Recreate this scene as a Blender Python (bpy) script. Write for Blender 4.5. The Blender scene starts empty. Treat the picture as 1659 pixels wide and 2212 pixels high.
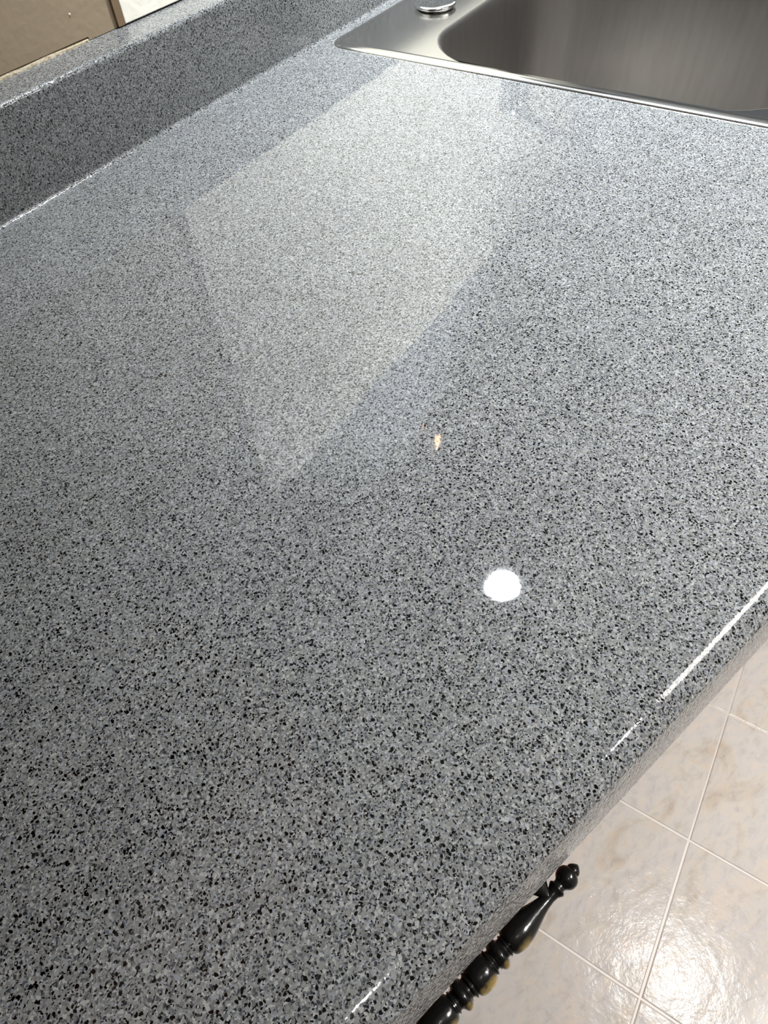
import bpy, bmesh, math, random
from mathutils import Matrix, Vector
random.seed(4)
sc = bpy.context.scene
COL = sc.collection
PI = math.pi

# ------------------------------------------------------------------ camera
RX, RY, RZ = (.76936, -.63796, -.04208), (-.53422, -.60647, -.58909), (.34966, .47584, -.80749)
CAM = Vector((0, -.57981, .27147))
cd = bpy.data.cameras.new('camera'); cam = bpy.data.objects.new('camera', cd); COL.objects.link(cam)
cd.sensor_fit = 'VERTICAL'; cd.sensor_height = 24; cd.sensor_width = 18
cd.lens = 1353.66 / 2212 * 24; cd.clip_start = .01
m = Matrix((RX, [-c for c in RY], [-c for c in RZ])).transposed().to_4x4()
m.translation = CAM
cam.matrix_world = m
sc.camera = cam
# ------------------------------------------------------------------ world, exposure
w = bpy.data.worlds.new('world'); sc.world = w; w.use_nodes = True
w.node_tree.nodes['Background'].inputs[0].default_value = (.8, .86, 1, 1)
w.node_tree.nodes['Background'].inputs[1].default_value = .25
vs = sc.view_settings
vs.view_transform = 'Standard'; vs.look = 'None'; vs.exposure = .06; vs.gamma = 1; vs.use_curve_mapping = False
SPOT_A, SPOT_B, FIXTURE_B, GLOBE_C = 415, 440, 15, 46     # watts of the two spots, emission of the other lamps built below

# ------------------------------------------------------------------ frame of the wall
PHI = .32181                                    # the wall runs at this angle to the counter's front edge
CP, SP = math.cos(PHI), math.sin(PHI)
D, H, T = .5917, .0764, .0424                   # front edge, backsplash height and depth
CEIL, FLOOR = 1.5, -.9
def W(x, y, z=0): return Vector((CP*x - SP*y, SP*x + CP*y, z))

# ------------------------------------------------------------------ helpers
def obj(name, bm, mat, parent=None, rot=0, loc=(0, 0, 0), smooth=None, **props):
    me = bpy.data.meshes.new(name)
    bmesh.ops.recalc_face_normals(bm, faces=bm.faces[:])
    bm.to_mesh(me); bm.free()
    if mat: me.materials.append(mat)
    if smooth is not None:
        for p in me.polygons: p.use_smooth = True
        me.set_sharp_from_angle(angle=math.radians(smooth))
    o = bpy.data.objects.new(name, me); COL.objects.link(o)
    o.location = loc; o.rotation_euler = (0, 0, rot)
    if parent: o.parent = parent
    for k, v in props.items(): o[k] = v
    return o
def thing(name, label, cat, loc=(0, 0, 0), rot=0, group=None):
    o = bpy.data.objects.new(name, None); COL.objects.link(o); o.empty_display_size = .05
    o.location = loc; o.rotation_euler = (0, 0, rot); o['label'] = label; o['category'] = cat
    if group: o['group'] = group
    return o
def box(bm, x0, x1, y0, y1, z0, z1, bev=0):
    r = bmesh.ops.create_cube(bm, size=1)
    for v in r['verts']:
        v.co = Vector(((x0+x1)/2 + v.co.x*(x1-x0), (y0+y1)/2 + v.co.y*(y1-y0), (z0+z1)/2 + v.co.z*(z1-z0)))
    if bev:
        es = list({e for v in r['verts'] for e in v.link_edges})
        bmesh.ops.bevel(bm, geom=es, offset=bev, segments=2, profile=.5, affect='EDGES')
    return bm
def loops(bm, ls, close_ends=(False, False), cyclic=True):
    vl = [[bm.verts.new(p) for p in l] for l in ls]
    n = len(vl[0])
    for a, b in zip(vl, vl[1:]):
        for i in range(n if cyclic else n-1):
            j = (i+1) % n
            bm.faces.new((a[i], a[j], b[j], b[i]))
    if close_ends[0]: bm.faces.new(vl[0])
    if close_ends[1]: bm.faces.new(list(reversed(vl[-1])))
    return vl
def lathe(bm, prof, seg=32, axis='Z', c=(0, 0, 0), caps=(True, True)):
    ls = []
    for h, r in prof:
        l = []
        for k in range(seg):
            a = 2*PI*k/seg; u, v = r*math.cos(a), r*math.sin(a)
            p = {'Z': (u, v, h), 'X': (h, u, v), 'Y': (v, h, u)}[axis]
            l.append((p[0]+c[0], p[1]+c[1], p[2]+c[2]))
        ls.append(l)
    loops(bm, ls, caps)
    return bm
def tube(bm, pts, rads, seg=20):
    pts = [Vector(p) for p in pts]; ls = []
    up = Vector((1, 0, 0))
    for i, p in enumerate(pts):
        t = (pts[min(i+1, len(pts)-1)] - pts[max(i-1, 0)]).normalized()
        u = (up - t*up.dot(t)).normalized(); v = t.cross(u)
        ls.append([p + (u*math.cos(2*PI*k/seg) + v*math.sin(2*PI*k/seg))*rads[i] for k in range(seg)])
    loops(bm, ls, (True, True))
    return bm
def extrude_x(bm, prof, x0, x1, n=1):
    ls = [[(x0 + (x1-x0)*k/n, y, z) for y, z in prof] for k in range(n+1)]
    loops(bm, ls, (True, True))
    return bm
def rrect(x0, x1, y0, y1, r, z, n=10, bow=0):
    pts = []; cx, cy, hy = (x0+x1)/2, (y0+y1)/2, (y1-y0)/2
    for (ax, ay, a0) in ((x1-r, y1-r, 0), (x0+r, y1-r, 90), (x0+r, y0+r, 180), (x1-r, y0+r, 270)):
        for k in range(n+1):
            a = math.radians(a0 + 90*k/n); pts.append([ax + r*math.cos(a), ay + r*math.sin(a)])
    # straight sides get points in between too
    out = []
    for i, p in enumerate(pts):
        q = pts[(i+1) % len(pts)]
        out.append(p)
        if (i % (n+1)) == n:
            for k in range(1, 8): out.append([p[0]+(q[0]-p[0])*k/8, p[1]+(q[1]-p[1])*k/8])
    if bow:
        for p in out:
            f = 1 - ((p[1]-cy)/hy)**2
            p[0] += bow*f*max(-1, min(1, (p[0]-cx)/((x1-x0)/2)))
    return [(p[0], p[1], z) for p in out]
def fill(bm, loopsets):
    es = []
    for l in loopsets:
        vs_ = [bm.verts.new(p) for p in l]
        es += [bm.edges.new((vs_[i], vs_[(i+1) % len(vs_)])) for i in range(len(vs_))]
    bmesh.ops.triangle_fill(bm, use_beauty=True, use_dissolve=False, edges=es)
    return bm

# ------------------------------------------------------------------ materials
def mat(name):
    m = bpy.data.materials.new(name); m.use_nodes = True
    nt = m.node_tree; b = nt.nodes['Principled BSDF']
    return m, nt, b
def N(nt, t, **kw):
    n = nt.nodes.new(t)
    for k, v in kw.items():
        if k.startswith('i_'): n.inputs[k[2:].replace('_', ' ')].default_value = v
        else: setattr(n, k, v)
    return n
def plain(name, col, rough=.5, metal=0, ior=1.5, bump=None, noise=0, emit=0):
    m, nt, b = mat(name)
    b.inputs['Base Color'].default_value = (*col, 1); b.inputs['Roughness'].default_value = rough
    b.inputs['Metallic'].default_value = metal; b.inputs['IOR'].default_value = ior
    if emit:
        b.inputs['Emission Color'].default_value = (*col, 1); b.inputs['Emission Strength'].default_value = emit
    tc = N(nt, 'ShaderNodeTexCoord')
    if noise:
        n = N(nt, 'ShaderNodeTexNoise', i_Scale=14.0, i_Detail=5.0); nt.links.new(tc.outputs['Object'], n.inputs['Vector'])
        mx = N(nt, 'ShaderNodeMix', data_type='RGBA'); mx.inputs[6].default_value = (*[c*(1-noise) for c in col], 1)
        mx.inputs[7].default_value = (*[min(1, c*(1+noise)) for c in col], 1)
        nt.links.new(n.outputs['Fac'], mx.inputs[0]); nt.links.new(mx.outputs[2], b.inputs['Base Color'])
    if bump:
        n = N(nt, 'ShaderNodeTexNoise', i_Scale=bump[0], i_Detail=3.0); nt.links.new(tc.outputs['Object'], n.inputs['Vector'])
        bp = N(nt, 'ShaderNodeBump', i_Strength=1.0, i_Distance=bump[1]); nt.links.new(n.outputs['Fac'], bp.inputs['Height'])
        nt.links.new(bp.outputs['Normal'], b.inputs['Normal'])
    return m
def ramp(nt, src, stops, interp='CONSTANT'):
    r = N(nt, 'ShaderNodeValToRGB'); r.color_ramp.interpolation = interp
    els = r.color_ramp.elements
    els[0].position, els[0].color = stops[0][0], (*stops[0][1], 1)
    els[1].position, els[1].color = stops[1][0], (*stops[1][1], 1)
    for p, c in stops[2:]:
        e = els.new(p); e.color = (*c, 1)
    nt.links.new(src, r.inputs[0]); return r
def s2l(r, g, b): return tuple(((c/255+.055)/1.055)**2.4 if c > 10 else c/255/12.92 for c in (r, g, b))

def granite(relief):
    m, nt, b = mat('speckled_granite_finish'); L = nt.links.new
    tc = N(nt, 'ShaderNodeTexCoord')
    nz = N(nt, 'ShaderNodeTexNoise', i_Scale=500.0, i_Detail=2.0); L(tc.outputs['Object'], nz.inputs['Vector'])
    sub = N(nt, 'ShaderNodeVectorMath', operation='SUBTRACT'); sub.inputs[1].default_value = (.5, .5, .5); L(nz.outputs['Color'], sub.inputs[0])
    scl = N(nt, 'ShaderNodeVectorMath', operation='SCALE'); scl.inputs['Scale'].default_value = .0019; L(sub.outputs[0], scl.inputs[0])
    add = N(nt, 'ShaderNodeVectorMath', operation='ADD'); L(tc.outputs['Object'], add.inputs[0]); L(scl.outputs[0], add.inputs[1])
    G = lambda v, t=(1, 1, 1): tuple(s2l(v, v, v)[i]*t[i]*.57 for i in range(3))
    blue = (.93, .99, 1.10); warm = (1.0, 1.01, .97)
    def layer(scale, off):
        o = N(nt, 'ShaderNodeVectorMath', operation='ADD'); o.inputs[1].default_value = (off, off*1.7, off*.6); L(add.outputs[0], o.inputs[0])
        v = N(nt, 'ShaderNodeTexVoronoi', i_Scale=scale); L(o.outputs[0], v.inputs['Vector'])
        s = N(nt, 'ShaderNodeSeparateColor'); L(v.outputs['Color'], s.inputs[0])
        return v, s
    # ground of fine chips
    v, s = layer(1350, 0)
    col = ramp(nt, s.outputs[0], [(0, G(20)), (.08, G(92, blue)), (.2, G(124)), (.38, G(138, warm)), (.56, G(148)), (.74, G(160, blue)), (.9, G(182))]).outputs[0]
    def over(col, scale, off, lo, stops, rad):
        v, s = layer(scale, off)
        c = ramp(nt, s.outputs[1], stops)
        a = N(nt, 'ShaderNodeMath', operation='GREATER_THAN'); a.inputs[1].default_value = lo; L(s.outputs[0], a.inputs[0])
        d = N(nt, 'ShaderNodeMath', operation='LESS_THAN'); d.inputs[1].default_value = rad; L(v.outputs['Distance'], d.inputs[0])
        k = N(nt, 'ShaderNodeMath', operation='MULTIPLY'); L(a.outputs[0], k.inputs[0]); L(d.outputs[0], k.inputs[1])
        mx = N(nt, 'ShaderNodeMix', data_type='RGBA'); L(k.outputs[0], mx.inputs[0]); L(col, mx.inputs[6]); L(c.outputs[0], mx.inputs[7])
        return mx.outputs[2]
    col = over(col, 760, .37, .60, [(0, G(124)), (.3, G(144, warm)), (.6, G(157)), (.82, G(180, warm))], .56)
    col = over(col, 860, .71, .84, [(0, G(66, blue)), (.35, G(92, blue)), (.7, G(112, blue))], .52)
    col = over(col, 630, 1.13, .845, [(0, G(4)), (.66, G(8, blue)), (.86, G(50, blue))], .46)
    col = over(col, 1250, 1.9, .88, [(0, G(6)), (.62, G(192)), (.82, G(10))], .5)
    # faint cloudiness of the coat
    cl = N(nt, 'ShaderNodeTexNoise', i_Scale=16.0, i_Detail=3.0); L(tc.outputs['Object'], cl.inputs['Vector'])
    mr = N(nt, 'ShaderNodeMapRange'); mr.inputs['To Min'].default_value = .86; mr.inputs['To Max'].default_value = 1.14; L(cl.outputs['Fac'], mr.inputs['Value'])
    mm = N(nt, 'ShaderNodeVectorMath', operation='SCALE'); L(col, mm.inputs[0]); L(mr.outputs[0], mm.inputs['Scale'])
    L(mm.outputs[0], b.inputs['Base Color'])
    b.inputs['Roughness'].default_value = .022; b.inputs['IOR'].default_value = 1.55
    # poured coat: soft waves and a few pits
    n1 = N(nt, 'ShaderNodeTexNoise', i_Scale=38.0, i_Detail=0.0); L(tc.outputs['Object'], n1.inputs['Vector'])
    b1 = N(nt, 'ShaderNodeBump', i_Strength=1.0, i_Distance=.00011); L(n1.outputs['Fac'], b1.inputs['Height'])
    n2 = N(nt, 'ShaderNodeTexNoise', i_Scale=420.0, i_Detail=2.0); L(tc.outputs['Object'], n2.inputs['Vector'])
    b2 = N(nt, 'ShaderNodeBump', i_Strength=1.0, i_Distance=.000003); L(n2.outputs['Fac'], b2.inputs['Height']); L(b1.outputs[0], b2.inputs['Normal'])
    out = b2.outputs[0]
    if relief:                                   # thin coat on edges: the chips stand out a little
        n3 = N(nt, 'ShaderNodeTexNoise', i_Scale=620.0, i_Detail=1.0); L(tc.outputs['Object'], n3.inputs['Vector'])
        b3 = N(nt, 'ShaderNodeBump', i_Strength=1.0, i_Distance=relief); L(n3.outputs['Fac'], b3.inputs['Height']); L(out, b3.inputs['Normal']); out = b3.outputs[0]
    L(out, b.inputs['Normal'])
    return m
GRANITE = granite(0)
GRANITE_EDGE = granite(.00003)
GRANITE_FACE = granite(.0007)
GRANITE_WALL = granite(.00026)

def tile_mat():
    m, nt, b = mat('stone_look_tile'); L = nt.links.new
    g = N(nt, 'ShaderNodeNewGeometry')
    mp = N(nt, 'ShaderNodeMapping'); mp.inputs['Scale'].default_value = (1, 1.9, 1); mp.inputs['Rotation'].default_value = (0, 0, .5); L(g.outputs['Position'], mp.inputs[0])
    n1 = N(nt, 'ShaderNodeTexNoise', i_Scale=7.0, i_Detail=6.0, i_Distortion=1.2); n1.inputs['Roughness'].default_value = .6; L(mp.outputs[0], n1.inputs['Vector'])
    c1 = ramp(nt, n1.outputs['Fac'], [(.3, s2l(134, 120, 102)), (.43, s2l(153, 147, 138)), (.53, s2l(150, 147, 145)), (.66, s2l(159, 149, 139))], 'LINEAR')
    n2 = N(nt, 'ShaderNodeTexNoise', i_Scale=40.0, i_Detail=9.0, i_Distortion=.4); n2.inputs['Roughness'].default_value = .65; L(mp.outputs[0], n2.inputs['Vector'])
    c2 = ramp(nt, n2.outputs['Fac'], [(.3, s2l(132, 125, 122)), (.5, s2l(157, 154, 152)), (.62, s2l(168, 157, 147)), (.75, s2l(138, 134, 134))], 'LINEAR')
    mx = N(nt, 'ShaderNodeMix', data_type='RGBA'); mx.inputs[0].default_value = .45; L(c1.outputs[0], mx.inputs[6]); L(c2.outputs[0], mx.inputs[7])
    L(mx.outputs[2], b.inputs['Base Color'])
    b.inputs['Roughness'].default_value = .16; b.inputs['Specular IOR Level'].default_value = .04
    n3 = N(nt, 'ShaderNodeTexNoise', i_Scale=38.0, i_Detail=6.0); n3.inputs['Roughness'].default_value = .6; L(g.outputs['Position'], n3.inputs['Vector'])
    bp = N(nt, 'ShaderNodeBump', i_Strength=1.0, i_Distance=.0009); L(n3.outputs['Fac'], bp.inputs['Height']); L(bp.outputs[0], b.inputs['Normal'])
    return m
TILE = tile_mat()
GROUT = plain('pale_grout', s2l(154, 147, 141), .45, noise=.06)
CREAM = plain('cream_paint', s2l(246, 241, 228), .45, bump=(160, .0004), noise=.03)
TAN = plain('tan_paint', s2l(150, 133, 110), .5, bump=(160, .0004), noise=.05)
BROWN = plain('brown_stained_strip', s2l(120, 98, 74), .5, noise=.25)
CAULK = plain('yellowed_caulk', s2l(150, 136, 112), .5, bump=(300, .002), noise=.12)
WHITE = plain('ceiling_white', (.55, .55, .54), .8)
ROOM = plain('room_paint', (.50, .56, .64), .8)
DARKWALL = plain('dark_brown_wall_paint', (.10, .085, .07), .6)
GREY = plain('grey_wall_paint', (.33, .35, .38), .7, bump=(160, .0004))
WOOD = plain('stained_cabinet_wood', s2l(128, 88, 56), .4, bump=(60, .001), noise=.3)
CHROME = plain('chrome', (.82, .83, .84), .06, 1)
STEEL = plain('brushed_steel_deck', (.62, .61, .59), .17, 1, bump=(900, .00003))
def bowl_mat():
    m, nt, b = mat('satin_steel_bowl'); L = nt.links.new
    b.inputs['Metallic'].default_value = 1; b.inputs['Roughness'].default_value = .40
    tc = N(nt, 'ShaderNodeTexCoord'); mp = N(nt, 'ShaderNodeMapping'); mp.inputs['Scale'].default_value = (1, 1, .12); L(tc.outputs['Object'], mp.inputs[0])
    n = N(nt, 'ShaderNodeTexNoise', i_Scale=120.0, i_Detail=4.0); L(mp.outputs[0], n.inputs['Vector'])
    c = ramp(nt, n.outputs['Fac'], [(.3, (.25, .232, .218)), (.7, (.275, .257, .243))], 'LINEAR'); L(c.outputs[0], b.inputs['Base Color'])
    bp = N(nt, 'ShaderNodeBump', i_Strength=1.0, i_Distance=.00004); L(n.outputs['Fac'], bp.inputs['Height']); L(bp.outputs[0], b.inputs['Normal'])
    return m
BOWL = bowl_mat()
LAMP_METAL = plain('white_lamp_metal', (.75, .75, .74), .4)
def handle_mat():
    m, nt, b = mat('black_over_brass'); L = nt.links.new
    tc = N(nt, 'ShaderNodeTexCoord'); s = N(nt, 'ShaderNodeSeparateXYZ'); L(tc.outputs['Object'], s.inputs[0])
    def M(op, a, c=None, clamp=False):
        n = N(nt, 'ShaderNodeMath', operation=op, use_clamp=clamp)
        for i, q in enumerate((a, c)):
            if q is None: continue
            if isinstance(q, (int, float)): n.inputs[i].default_value = q
            else: L(q, n.inputs[i])
        return n.outputs[0]
    r = M('SQRT', M('ADD', M('MULTIPLY', s.outputs[1], s.outputs[1]), M('MULTIPLY', s.outputs[2], s.outputs[2])))
    proud = M('MULTIPLY', M('SUBTRACT', r, .0053), 900, True)
    # rubbed where fingers pull: the side facing the room
    side = M('MULTIPLY', M('SUBTRACT', M('ADD', M('MULTIPLY', s.outputs[1], -.9), M('MULTIPLY', s.outputs[2], .25)), .0043), 420, True)
    mid = M('SUBTRACT', 1.0, M('MULTIPLY', M('SUBTRACT', M('ABSOLUTE', s.outputs[0]), .019), 120, True), True)
    n = N(nt, 'ShaderNodeTexNoise', i_Scale=200.0, i_Detail=3.0); L(tc.outputs['Object'], n.inputs['Vector'])
    k = M('MULTIPLY', M('MULTIPLY', proud, side), M('MULTIPLY', M('SUBTRACT', n.outputs['Fac'], .30), 4, True), True)
    k = M('MULTIPLY', k, mid, True)
    mx = N(nt, 'ShaderNodeMix', data_type='RGBA'); L(k, mx.inputs[0]); mx.inputs[6].default_value = (.006, .006, .006, 1); mx.inputs[7].default_value = (.60, .44, .16, 1)
    L(mx.outputs[2], b.inputs['Base Color']); L(k, b.inputs['Metallic'])
    b.inputs['Roughness'].default_value = .2
    n2 = N(nt, 'ShaderNodeTexNoise', i_Scale=350.0, i_Detail=3.0); L(tc.outputs['Object'], n2.inputs['Vector'])
    bp = N(nt, 'ShaderNodeBump', i_Strength=1.0, i_Distance=.00012); L(n2.outputs['Fac'], bp.inputs['Height']); L(bp.outputs[0], b.inputs['Normal'])
    return m
HANDLE = handle_mat()
POST = plain('aged_brass_post', s2l(150, 118, 92), .3, .7)
def lamp_mat(name, col, strength):
    return plain(name, col, .4, emit=strength)

# ------------------------------------------------------------------ room (wall frame, turned by PHI)
X0, X1, Y0 = -2.0, 3.2, -3.2
fl = obj('floor', box(bmesh.new(), X0, X1, Y0, T+.02, FLOOR-.05, FLOOR-.0012), GROUT, rot=PHI, kind='structure')
TS, TG = .2425, .0028
tb = bmesh.new(); h = (TS-TG)/2
ls = [[(-h, -h, -.004), (h, -h, -.004), (h, h, -.004), (-h, h, -.004)]]
for off, z in ((0, -.0012), (.0008, -.0004), (.0022, 0)):
    a = h-off; ls.append([(-a, -a, z), (a, -a, z), (a, a, z), (-a, a, z)])
loops(tb, ls, (True, True))
first = obj('tile', tb, TILE, fl)
k = 0
gx, gy = .2020, -.8435                            # a joint crossing measured on the floor
for i in range(-9, 12):
    for j in range(-9, 3):
        o = first if k == 0 else first.copy()
        if k: COL.objects.link(o); o.parent = fl
        o.location = (gx+(i+.5)*TS, gy+(j+.5)*TS, FLOOR + random.uniform(-.0004, .0004))
        k += 1
obj('ceiling', box(bmesh.new(), X0, X1, Y0, T+.02, CEIL, CEIL+.05), WHITE, rot=PHI, kind='structure')
wb = obj('wall_back', box(bmesh.new(), X0, X1, T+.004, T+.06, FLOOR, CEIL), GREY, rot=PHI, kind='structure')
obj('wall_left', box(bmesh.new(), X0-.06, X0, Y0, T+.02, FLOOR, CEIL), DARKWALL, rot=PHI, kind='structure')
obj('wall_right', box(bmesh.new(), X1, X1+.06, Y0, T+.02, FLOOR, CEIL), ROOM, rot=PHI, kind='structure')
obj('wall_front', box(bmesh.new(), X0, X1, Y0-.06, Y0, FLOOR, CEIL), CREAM, rot=PHI, kind='structure')
# panels standing on the backsplash, strip in the joint
SX = .2865
pb = bmesh.new()
out = [(X0+.01, H+.0030), (.247, H+.0030), (.2475, H+.0004), (SX-.0045, H+.0004), (SX-.0045, .455), (X0+.01, .455)]
loops(pb, [[(x, y, z) for x, z in out] for y in (T-.0005, T+.006)], (True, True))
obj('panel', pb, TAN, wb, label='tan painted wall panel left of the brown strip')
obj('panel', box(bmesh.new(), SX+.0036, 1.66, T-.0035, T+.006, H+.0012, .66, .0008), CREAM, wb, label='bright cream wall panel right of the brown strip')
obj('strip', box(bmesh.new(), SX-.0045, SX+.0036, T-.0030, T+.006, H+.001, .50), BROWN, wb, label='narrow brown strip in the joint of the wall panels')
cb = bmesh.new(); ls = []
for q in range(61):
    x = -.5 + (.746*q/60); rr = random.uniform(.0012, .0024)
    ls.append([(x, T+.002, H-.0005), (x, T-.0012-rr*.5, H-.0005), (x, T-.0012-rr*.25, H+rr*.7), (x, T+.002, H+rr+.0012)])
loops(cb, ls, (True, True))
obj('caulk_bead', cb, CAULK, wb, smooth=50, label='ragged bead of yellowed caulk')
obj('nail_head', lathe(bmesh.new(), [(-.0002, .0004), (.0, .0008), (.0006, .0008)], 12, 'Y', (.2365, T-.0009, .0986)), CREAM, wb)

# ------------------------------------------------------------------ countertop
XL, XR, NOSE = -.75, 1.55, .0207
CV = .004
ct = thing('countertop', 'long kitchen countertop in grey and black speckled glossy granite finish', 'countertop')
wt = bmesh.new()
def back(x): return (x, math.tan(PHI)*x - CV/CP)
outer = [(XL, -(D-NOSE)), (XR, -(D-NOSE)), back(XR), back(XL)]
SK = (.5255, 1.345, -.572, -.0140)                 # sink outline in the wall frame
hole = [W(x, y)[:2] for x, y in ((SK[0]+.012, SK[2]+.012), (SK[1]-.012, SK[2]+.012), (SK[1]-.012, SK[3]-.012), (SK[0]+.012, SK[3]-.012))]
fill(wt, [[(*p, 0) for p in outer], [(*p, 0) for p in hole]])
r = bmesh.ops.extrude_face_region(wt, geom=wt.faces[:])
for v in r['geom']:
    if isinstance(v, bmesh.types.BMVert): v.co.z = -.028
obj('worktop', wt, GRANITE, ct)
pr = []
for q in range(11):
    s = .0137*q/10; pr.append((-(D-NOSE) - s, -24*s*s))
y0, z0 = pr[-1]
pr += [(y0-.0007, z0-.0007), (y0-.0011, z0-.0017)]
pr += [(-D+.0028, -.0165), (-D, -.0290), (-D+.0005, -.0297), (-D+.006, -.0300), (-(D-NOSE), -.0300)]
fe = obj('front_edge', extrude_x(bmesh.new(), pr, XL, XR), GRANITE_EDGE, ct, smooth=24)
fe.data.materials.append(GRANITE_FACE)
for p in fe.data.polygons:
    if p.normal.y < -.8: p.material_index = 1
pr = [(-CV, 0)]
for q in range(1, 9):
    a = PI/2*q/8; pr.append((-CV + CV*math.sin(a), CV - CV*math.cos(a)))
rr = .0045
for q in range(0, 8):
    a = PI/2*q/7; pr.append((rr - rr*math.cos(a), H-rr + rr*math.sin(a)))
pr += [(T, H), (T, -.028), (-CV, -.028)]
obj('backsplash', extrude_x(bmesh.new(), pr, XL/CP-.02, XR/CP+.1), GRANITE_WALL, ct, rot=PHI, smooth=40)

# ------------------------------------------------------------------ sink
sk = thing('kitchen_sink', 'stainless steel drop-in kitchen sink set into the grey countertop', 'sink', (0, 0, 0), PHI)
DZ = .0028
R0 = .024
rim = bmesh.new()
ls = []
for off, z in ((.012, -.004), (.0015, -.0002), (0, .0003), (.0007, .0013), (.003, .0022), (.0065, .0030), (.0085, .0033), (.0100, .0033), (.0115, .0031), (.0130, DZ+.0001), (.0140, DZ)):
    ls.append(rrect(SK[0]+off, SK[1]-off, SK[2]+off, SK[3]-off, R0-off*.6, z))
loops(rim, ls)
obj('rim', rim, STEEL, sk, smooth=50)
def bowl_loop(x0, x1, off, z, r=.082):
    return rrect(x0+.016+off, x1-.016-off, -.532+off, -.119-off, max(.02, r-off*.5), z, bow=.018)
bowls = [(.531, .922), (.956, 1.336)]
dk = bmesh.new()
fill(dk, [rrect(SK[0]+.014, SK[1]-.014, SK[2]+.014, SK[3]-.014, R0-.0084, DZ)] + [bowl_loop(a, b, 0, DZ) for a, b in bowls])
obj('deck', dk, STEEL, sk)
for a, b in bowls:
    bb = bmesh.new()
    ls = [bowl_loop(a, b, off, z) for off, z in ((0, DZ), (.0012, DZ-.0003), (.003, DZ-.002), (.0042, DZ-.005), (.0055, -.02), (.008, -.06), (.011, -.105), (.014, -.135), (.019, -.152), (.028, -.166), (.042, -.175), (.06, -.178), (.09, -.180))]
    cx, cy = (a+b)/2, -.325; n = len(ls[0])
    for rad, z in ((.06, -.182), (.0445, -.183), (.040, -.1865)):
        base = ls[-1] if rad == .06 else None
        angs = [math.atan2(p[1]-cy, p[0]-cx) for p in ls[12]]
        ls.append([(cx+rad*math.cos(t), cy+rad*math.sin(t), z) for t in angs])
    loops(bb, ls, (False, True))
    bo = obj('bowl', bb, BOWL, sk, smooth=60)
    obj('drain', lathe(bmesh.new(), [(-.1868, .036), (-.1835, .036), (-.183, .033), (-.1845, .028), (-.1845, .012), (-.178, .010), (-.177, .004)], 28, 'Z', (cx, cy, 0)), CHROME, bo, smooth=40)
hc = thing('hole_cover', 'round chrome cap covering a faucet hole on the sink deck', 'cap', W(.6860, -.0720, DZ), PHI)
obj('cap', lathe(bmesh.new(), [(0, .0235), (.0016, .0245), (.0028, .0262), (.0040, .0266), (.0051, .0260), (.0057, .0248), (.0059, .0225), (.0060, .012), (.00605, .001)], 56), CHROME, hc, smooth=60)

# faucet: stands just past the frame, seen as a dark reflection in the counter
FAUCET = plain('dark_nickel', (.20, .20, .22), .16, 1)
fa = thing('faucet', 'dark grey metal single lever kitchen faucet standing on the sink deck behind the bowls', 'faucet', W(.955, -.083, DZ), PHI)
pl = bmesh.new(); loops(pl, [rrect(-.12, .12, -.028, .028, .027, z) for z in (0, .008)] + [rrect(-.114, .114, -.022, .022, .021, .012)], (True, True))
obj('base_plate', pl, FAUCET, fa, smooth=40)
obj('body', lathe(bmesh.new(), [(.011, .031), (.02, .029), (.05, .0265), (.13, .0255), (.165, .027), (.19, .027), (.205, .022), (.212, .01)], 32), FAUCET, fa, smooth=50)
obj('spout', tube(bmesh.new(), [(0, -.01, .10), (0, -.05, .125), (0, -.10, .143), (0, -.15, .146), (0, -.19, .136), (0, -.205, .115)], [.019, .0175, .016, .015, .0145, .014]), FAUCET, fa, smooth=50)
obj('lever', tube(bmesh.new(), [(0, .004, .196), (0, -.03, .212), (0, -.08, .228), (0, -.125, .240)], [.015, .011, .007, .005]), FAUCET, fa, smooth=50)

# ------------------------------------------------------------------ base cabinet with the turned handle
bc = thing('base_cabinet', 'base cabinet under the counter front edge with a black turned drawer handle', 'cabinet', (0, 0, 0))
FY = -.572
ca = bmesh.new()
CXL, CXR, CB = -.62, 1.45, -.555
for x in (CXL, .27, CXR-.018): box(ca, x, x+.018, CB, -.36, FLOOR+.10, -.0315)
box(ca, CXL, CXR, CB+.06, -.36, FLOOR+.0, FLOOR+.10)
box(ca, CXL, CXR, CB, CB+.018, -.062, -.0315); box(ca, CXL, CXR, CB, CB+.018, FLOOR+.10, FLOOR+.14)
box(ca, CXL+.018, CXR-.018, CB+.018, -.37, FLOOR+.10, FLOOR+.118)
obj('carcass', ca, WOOD, bc)
dr = obj('drawer', box(bmesh.new(), -.21, .24, FY, CB-.0005, -.19, -.044, .003), WOOD, bc)
HX, HY, HZ = .0193, -.5977, -.055
HS, HR = .87, .95
prof = [(0, 7.4), (2.5, 7.3), (4.4, 6.7), (5.5, 5.9), (5.8, 5.1), (6.3, 5.1), (6.5, 5.6), (7.2, 5.6), (7.5, 4.8), (8.3, 4.2), (9.0, 4.3), (9.3, 5.0), (9.9, 5.3), (10.3, 5.9),
        (11.3, 6.7), (12.6, 6.9), (13.7, 6.4), (14.4, 5.5), (14.7, 4.8), (15.5, 4.1), (16.5, 4.1), (16.8, 4.7), (17.4, 4.8), (17.7, 4.2), (18.2, 4.3), (18.7, 5.2), (20, 6.0), (22.5, 6.6), (25.5, 6.85),
        (29, 6.65), (33, 5.9), (37, 4.9), (41, 3.9), (45, 3.1), (49, 2.7), (52, 2.9), (53.4, 3.5), (54.6, 4.1), (55.4, 3.9), (56.0, 3.1), (57.2, 2.9), (58.2, 3.4),
        (59.4, 4.5), (61, 5.15), (63, 5.35), (64.8, 4.9), (66, 4.0), (66.7, 3.1), (67.1, 3.2), (68.2, 3.1), (69.6, 2.2), (70.8, 1.0), (71.3, .2)]
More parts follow.
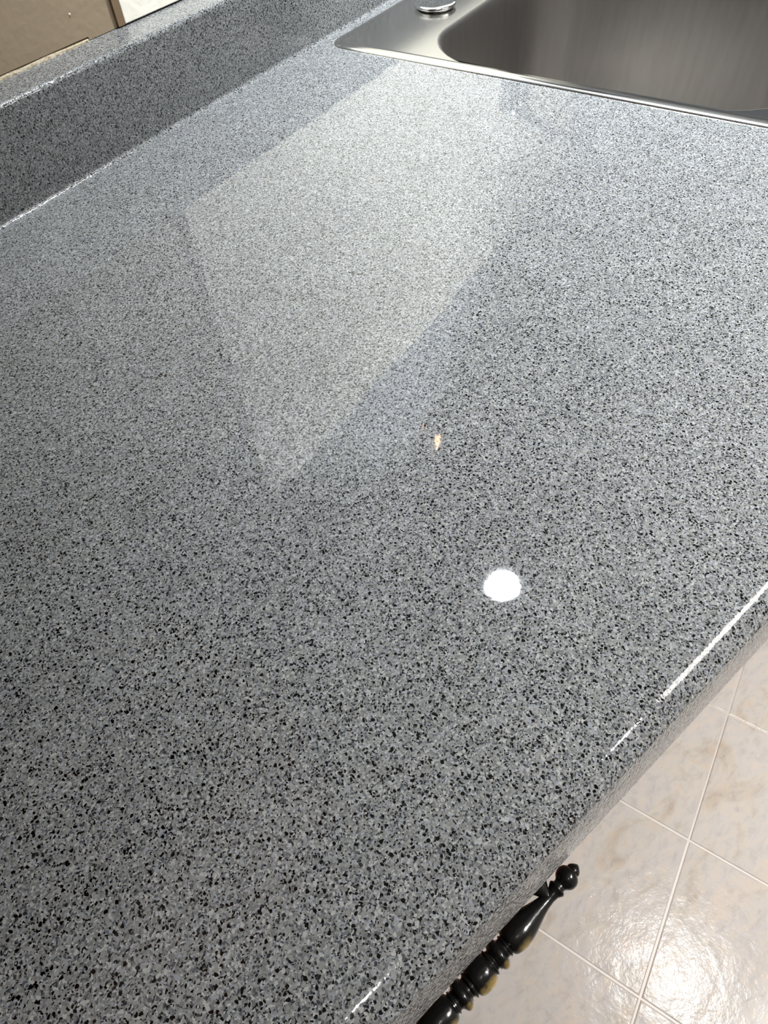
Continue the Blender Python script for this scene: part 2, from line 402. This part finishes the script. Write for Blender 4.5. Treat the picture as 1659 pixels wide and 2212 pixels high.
full = [(-a*HS/1000, r*HR/1000) for a, r in reversed(prof[1:])] + [(a*HS/1000, r*HR/1000) for a, r in prof]
hb = lathe(bmesh.new(), full, 40, 'X')
L = FY - HY
pp = [(0, .0024), (.003, .0030), (.005, .0044), (.0075, .0046), (.009, .0036), (.011, .0052), (.0135, .0058), (.0155, .0046), (.018, .0064), (.021, .0076), (L+.0004, .0082)]
for s in (-1, 1): lathe(hb, pp, 24, 'Y', (s*.0485*HS, 0, 0))
obj('drawer_handle', hb, HANDLE, dr, loc=(HX, HY, HZ), smooth=38, label='black turned spindle drawer handle with brass showing on the worn beads')
obj('door', box(bmesh.new(), -.21, .24, FY, CB-.0005, FLOOR+.12, -.20, .003), WOOD, bc)
obj('door', box(bmesh.new(), -.61, -.214, FY, CB-.0005, FLOOR+.12, -.044, .003), WOOD, bc)
for x in (.244, .848): obj('door', box(bmesh.new(), x, x+.60, FY, CB-.0005, FLOOR+.12, -.044, .003), WOOD, bc)

# unseen wall cabinet, added to shade the left part, mirrored dimly in the counter
wc = thing('added_wall_cabinet', 'unseen brown wall cabinet added over the left part of the counter for its shade', 'cabinet', (0, 0, 0), PHI)
obj('carcass', box(bmesh.new(), -1.3, -.02, -.26, T+.0035, .462, 1.2, .002), WOOD, wc)
for x in (-1.29, -.868, -.446):
    d = obj('door', box(bmesh.new(), x, x+.415, -.281, -.261, .465, 1.195, .004), WOOD, wc)
    obj('knob', lathe(bmesh.new(), [(-.281, .005), (-.293, .005), (-.297, .012), (-.306, .013), (-.309, .006)], 20, 'Y', (x+.37, 0, .52)), HANDLE, d, smooth=40)

# ------------------------------------------------------------------ lamps
def globe_lamp(name, label, loc, r, strength, col=(1, .985, .96)):
    t = thing(name, label, 'lamp', (loc[0], loc[1], CEIL))
    obj('canopy', lathe(bmesh.new(), [(0, r*1.15), (-.012, r*1.15), (-.02, r*.8), (loc[2]-CEIL+r*.8, r*.5)], 32), LAMP_METAL, t, smooth=40)
    g = bmesh.new(); bmesh.ops.create_uvsphere(g, u_segments=32, v_segments=16, radius=r)
    obj('globe', g, lamp_mat(name+'_glow', col, strength), t, loc=(0, 0, loc[2]-CEIL), smooth=180)
    return t
def downlight(label, loc, watts, cone, col):
    dl = thing('downlight', label, 'lamp', (loc[0], loc[1], CEIL), group='recessed ceiling downlights')
    obj('trim_ring', lathe(bmesh.new(), [(0, .066), (-.004, .085), (-.006, .084), (-.005, .066), (-.0005, .058), (0, .057)], 40), LAMP_METAL, dl, smooth=40)
    obj('lens', lathe(bmesh.new(), [(-.0006, .0575), (-.0012, .0575), (-.0022, .04), (-.0024, .002)], 40), lamp_mat('lens_glow', col, 34), dl, smooth=40)
    ld = bpy.data.lights.new('downlight_beam', 'SPOT'); ld.energy = watts; ld.color = col
    ld.spot_size = math.radians(cone); ld.spot_blend = 1.0; ld.shadow_soft_size = .05
    lo = bpy.data.objects.new('downlight_beam', ld); COL.objects.link(lo); lo.parent = dl; lo.location = (0, 0, -.012)
downlight('recessed white ceiling downlight above the sink bowls', (.8595, -.0166), SPOT_A, 82, (.90, .965, 1))
pb_ = W(.38, -1.53)
downlight('recessed white ceiling downlight above the beige floor tiles', (pb_.x, pb_.y), SPOT_B, 98, (1, .975, .945))
globe_lamp('small_globe_lamp', 'small round ceiling lamp above the left end of the front edge', (-.12, -1.05, 1.42), .045, GLOBE_C)
so = thing('added_sconce', 'unseen small sconce with one warm candle bulb, added for its reflection in the counter', 'lamp', W(.89, T+.004, 1.0), PHI)  # made-up lamp out of view, added for a small warm reflection in the counter
obj('backplate', lathe(bmesh.new(), [(.0, .022), (-.004, .022), (-.006, .016)], 24, 'Y'), CHROME, so, smooth=40)
obj('arm', tube(bmesh.new(), [(0, -.004, 0), (0, -.03, -.004), (0, -.043, .002), (0, -.044, .012)], [.004, .004, .005, .008], 12), CHROME, so, smooth=50)
obj('candle_bulb', lathe(bmesh.new(), [(.012, .004), (.022, .0065), (.036, .0075), (.055, .005), (.075, .0015)], 16, 'Z', (0, -.044, 0)), lamp_mat('candle_glow', (1, .62, .36), 16), so, smooth=60)
fx = thing('ceiling_light', 'long white ceiling light fixture over the tiled floor', 'lamp', (*W(1.04, -1.60)[:2], CEIL), PHI)
obj('housing', box(bmesh.new(), -.50, .50, -.16, .16, -.03, 0, .004), LAMP_METAL, fx)
obj('diffuser', box(bmesh.new(), -.48, .48, -.145, .145, -.075, -.03, .012), lamp_mat('diffuser_glow', (1, .96, .9), FIXTURE_B), fx, smooth=40)
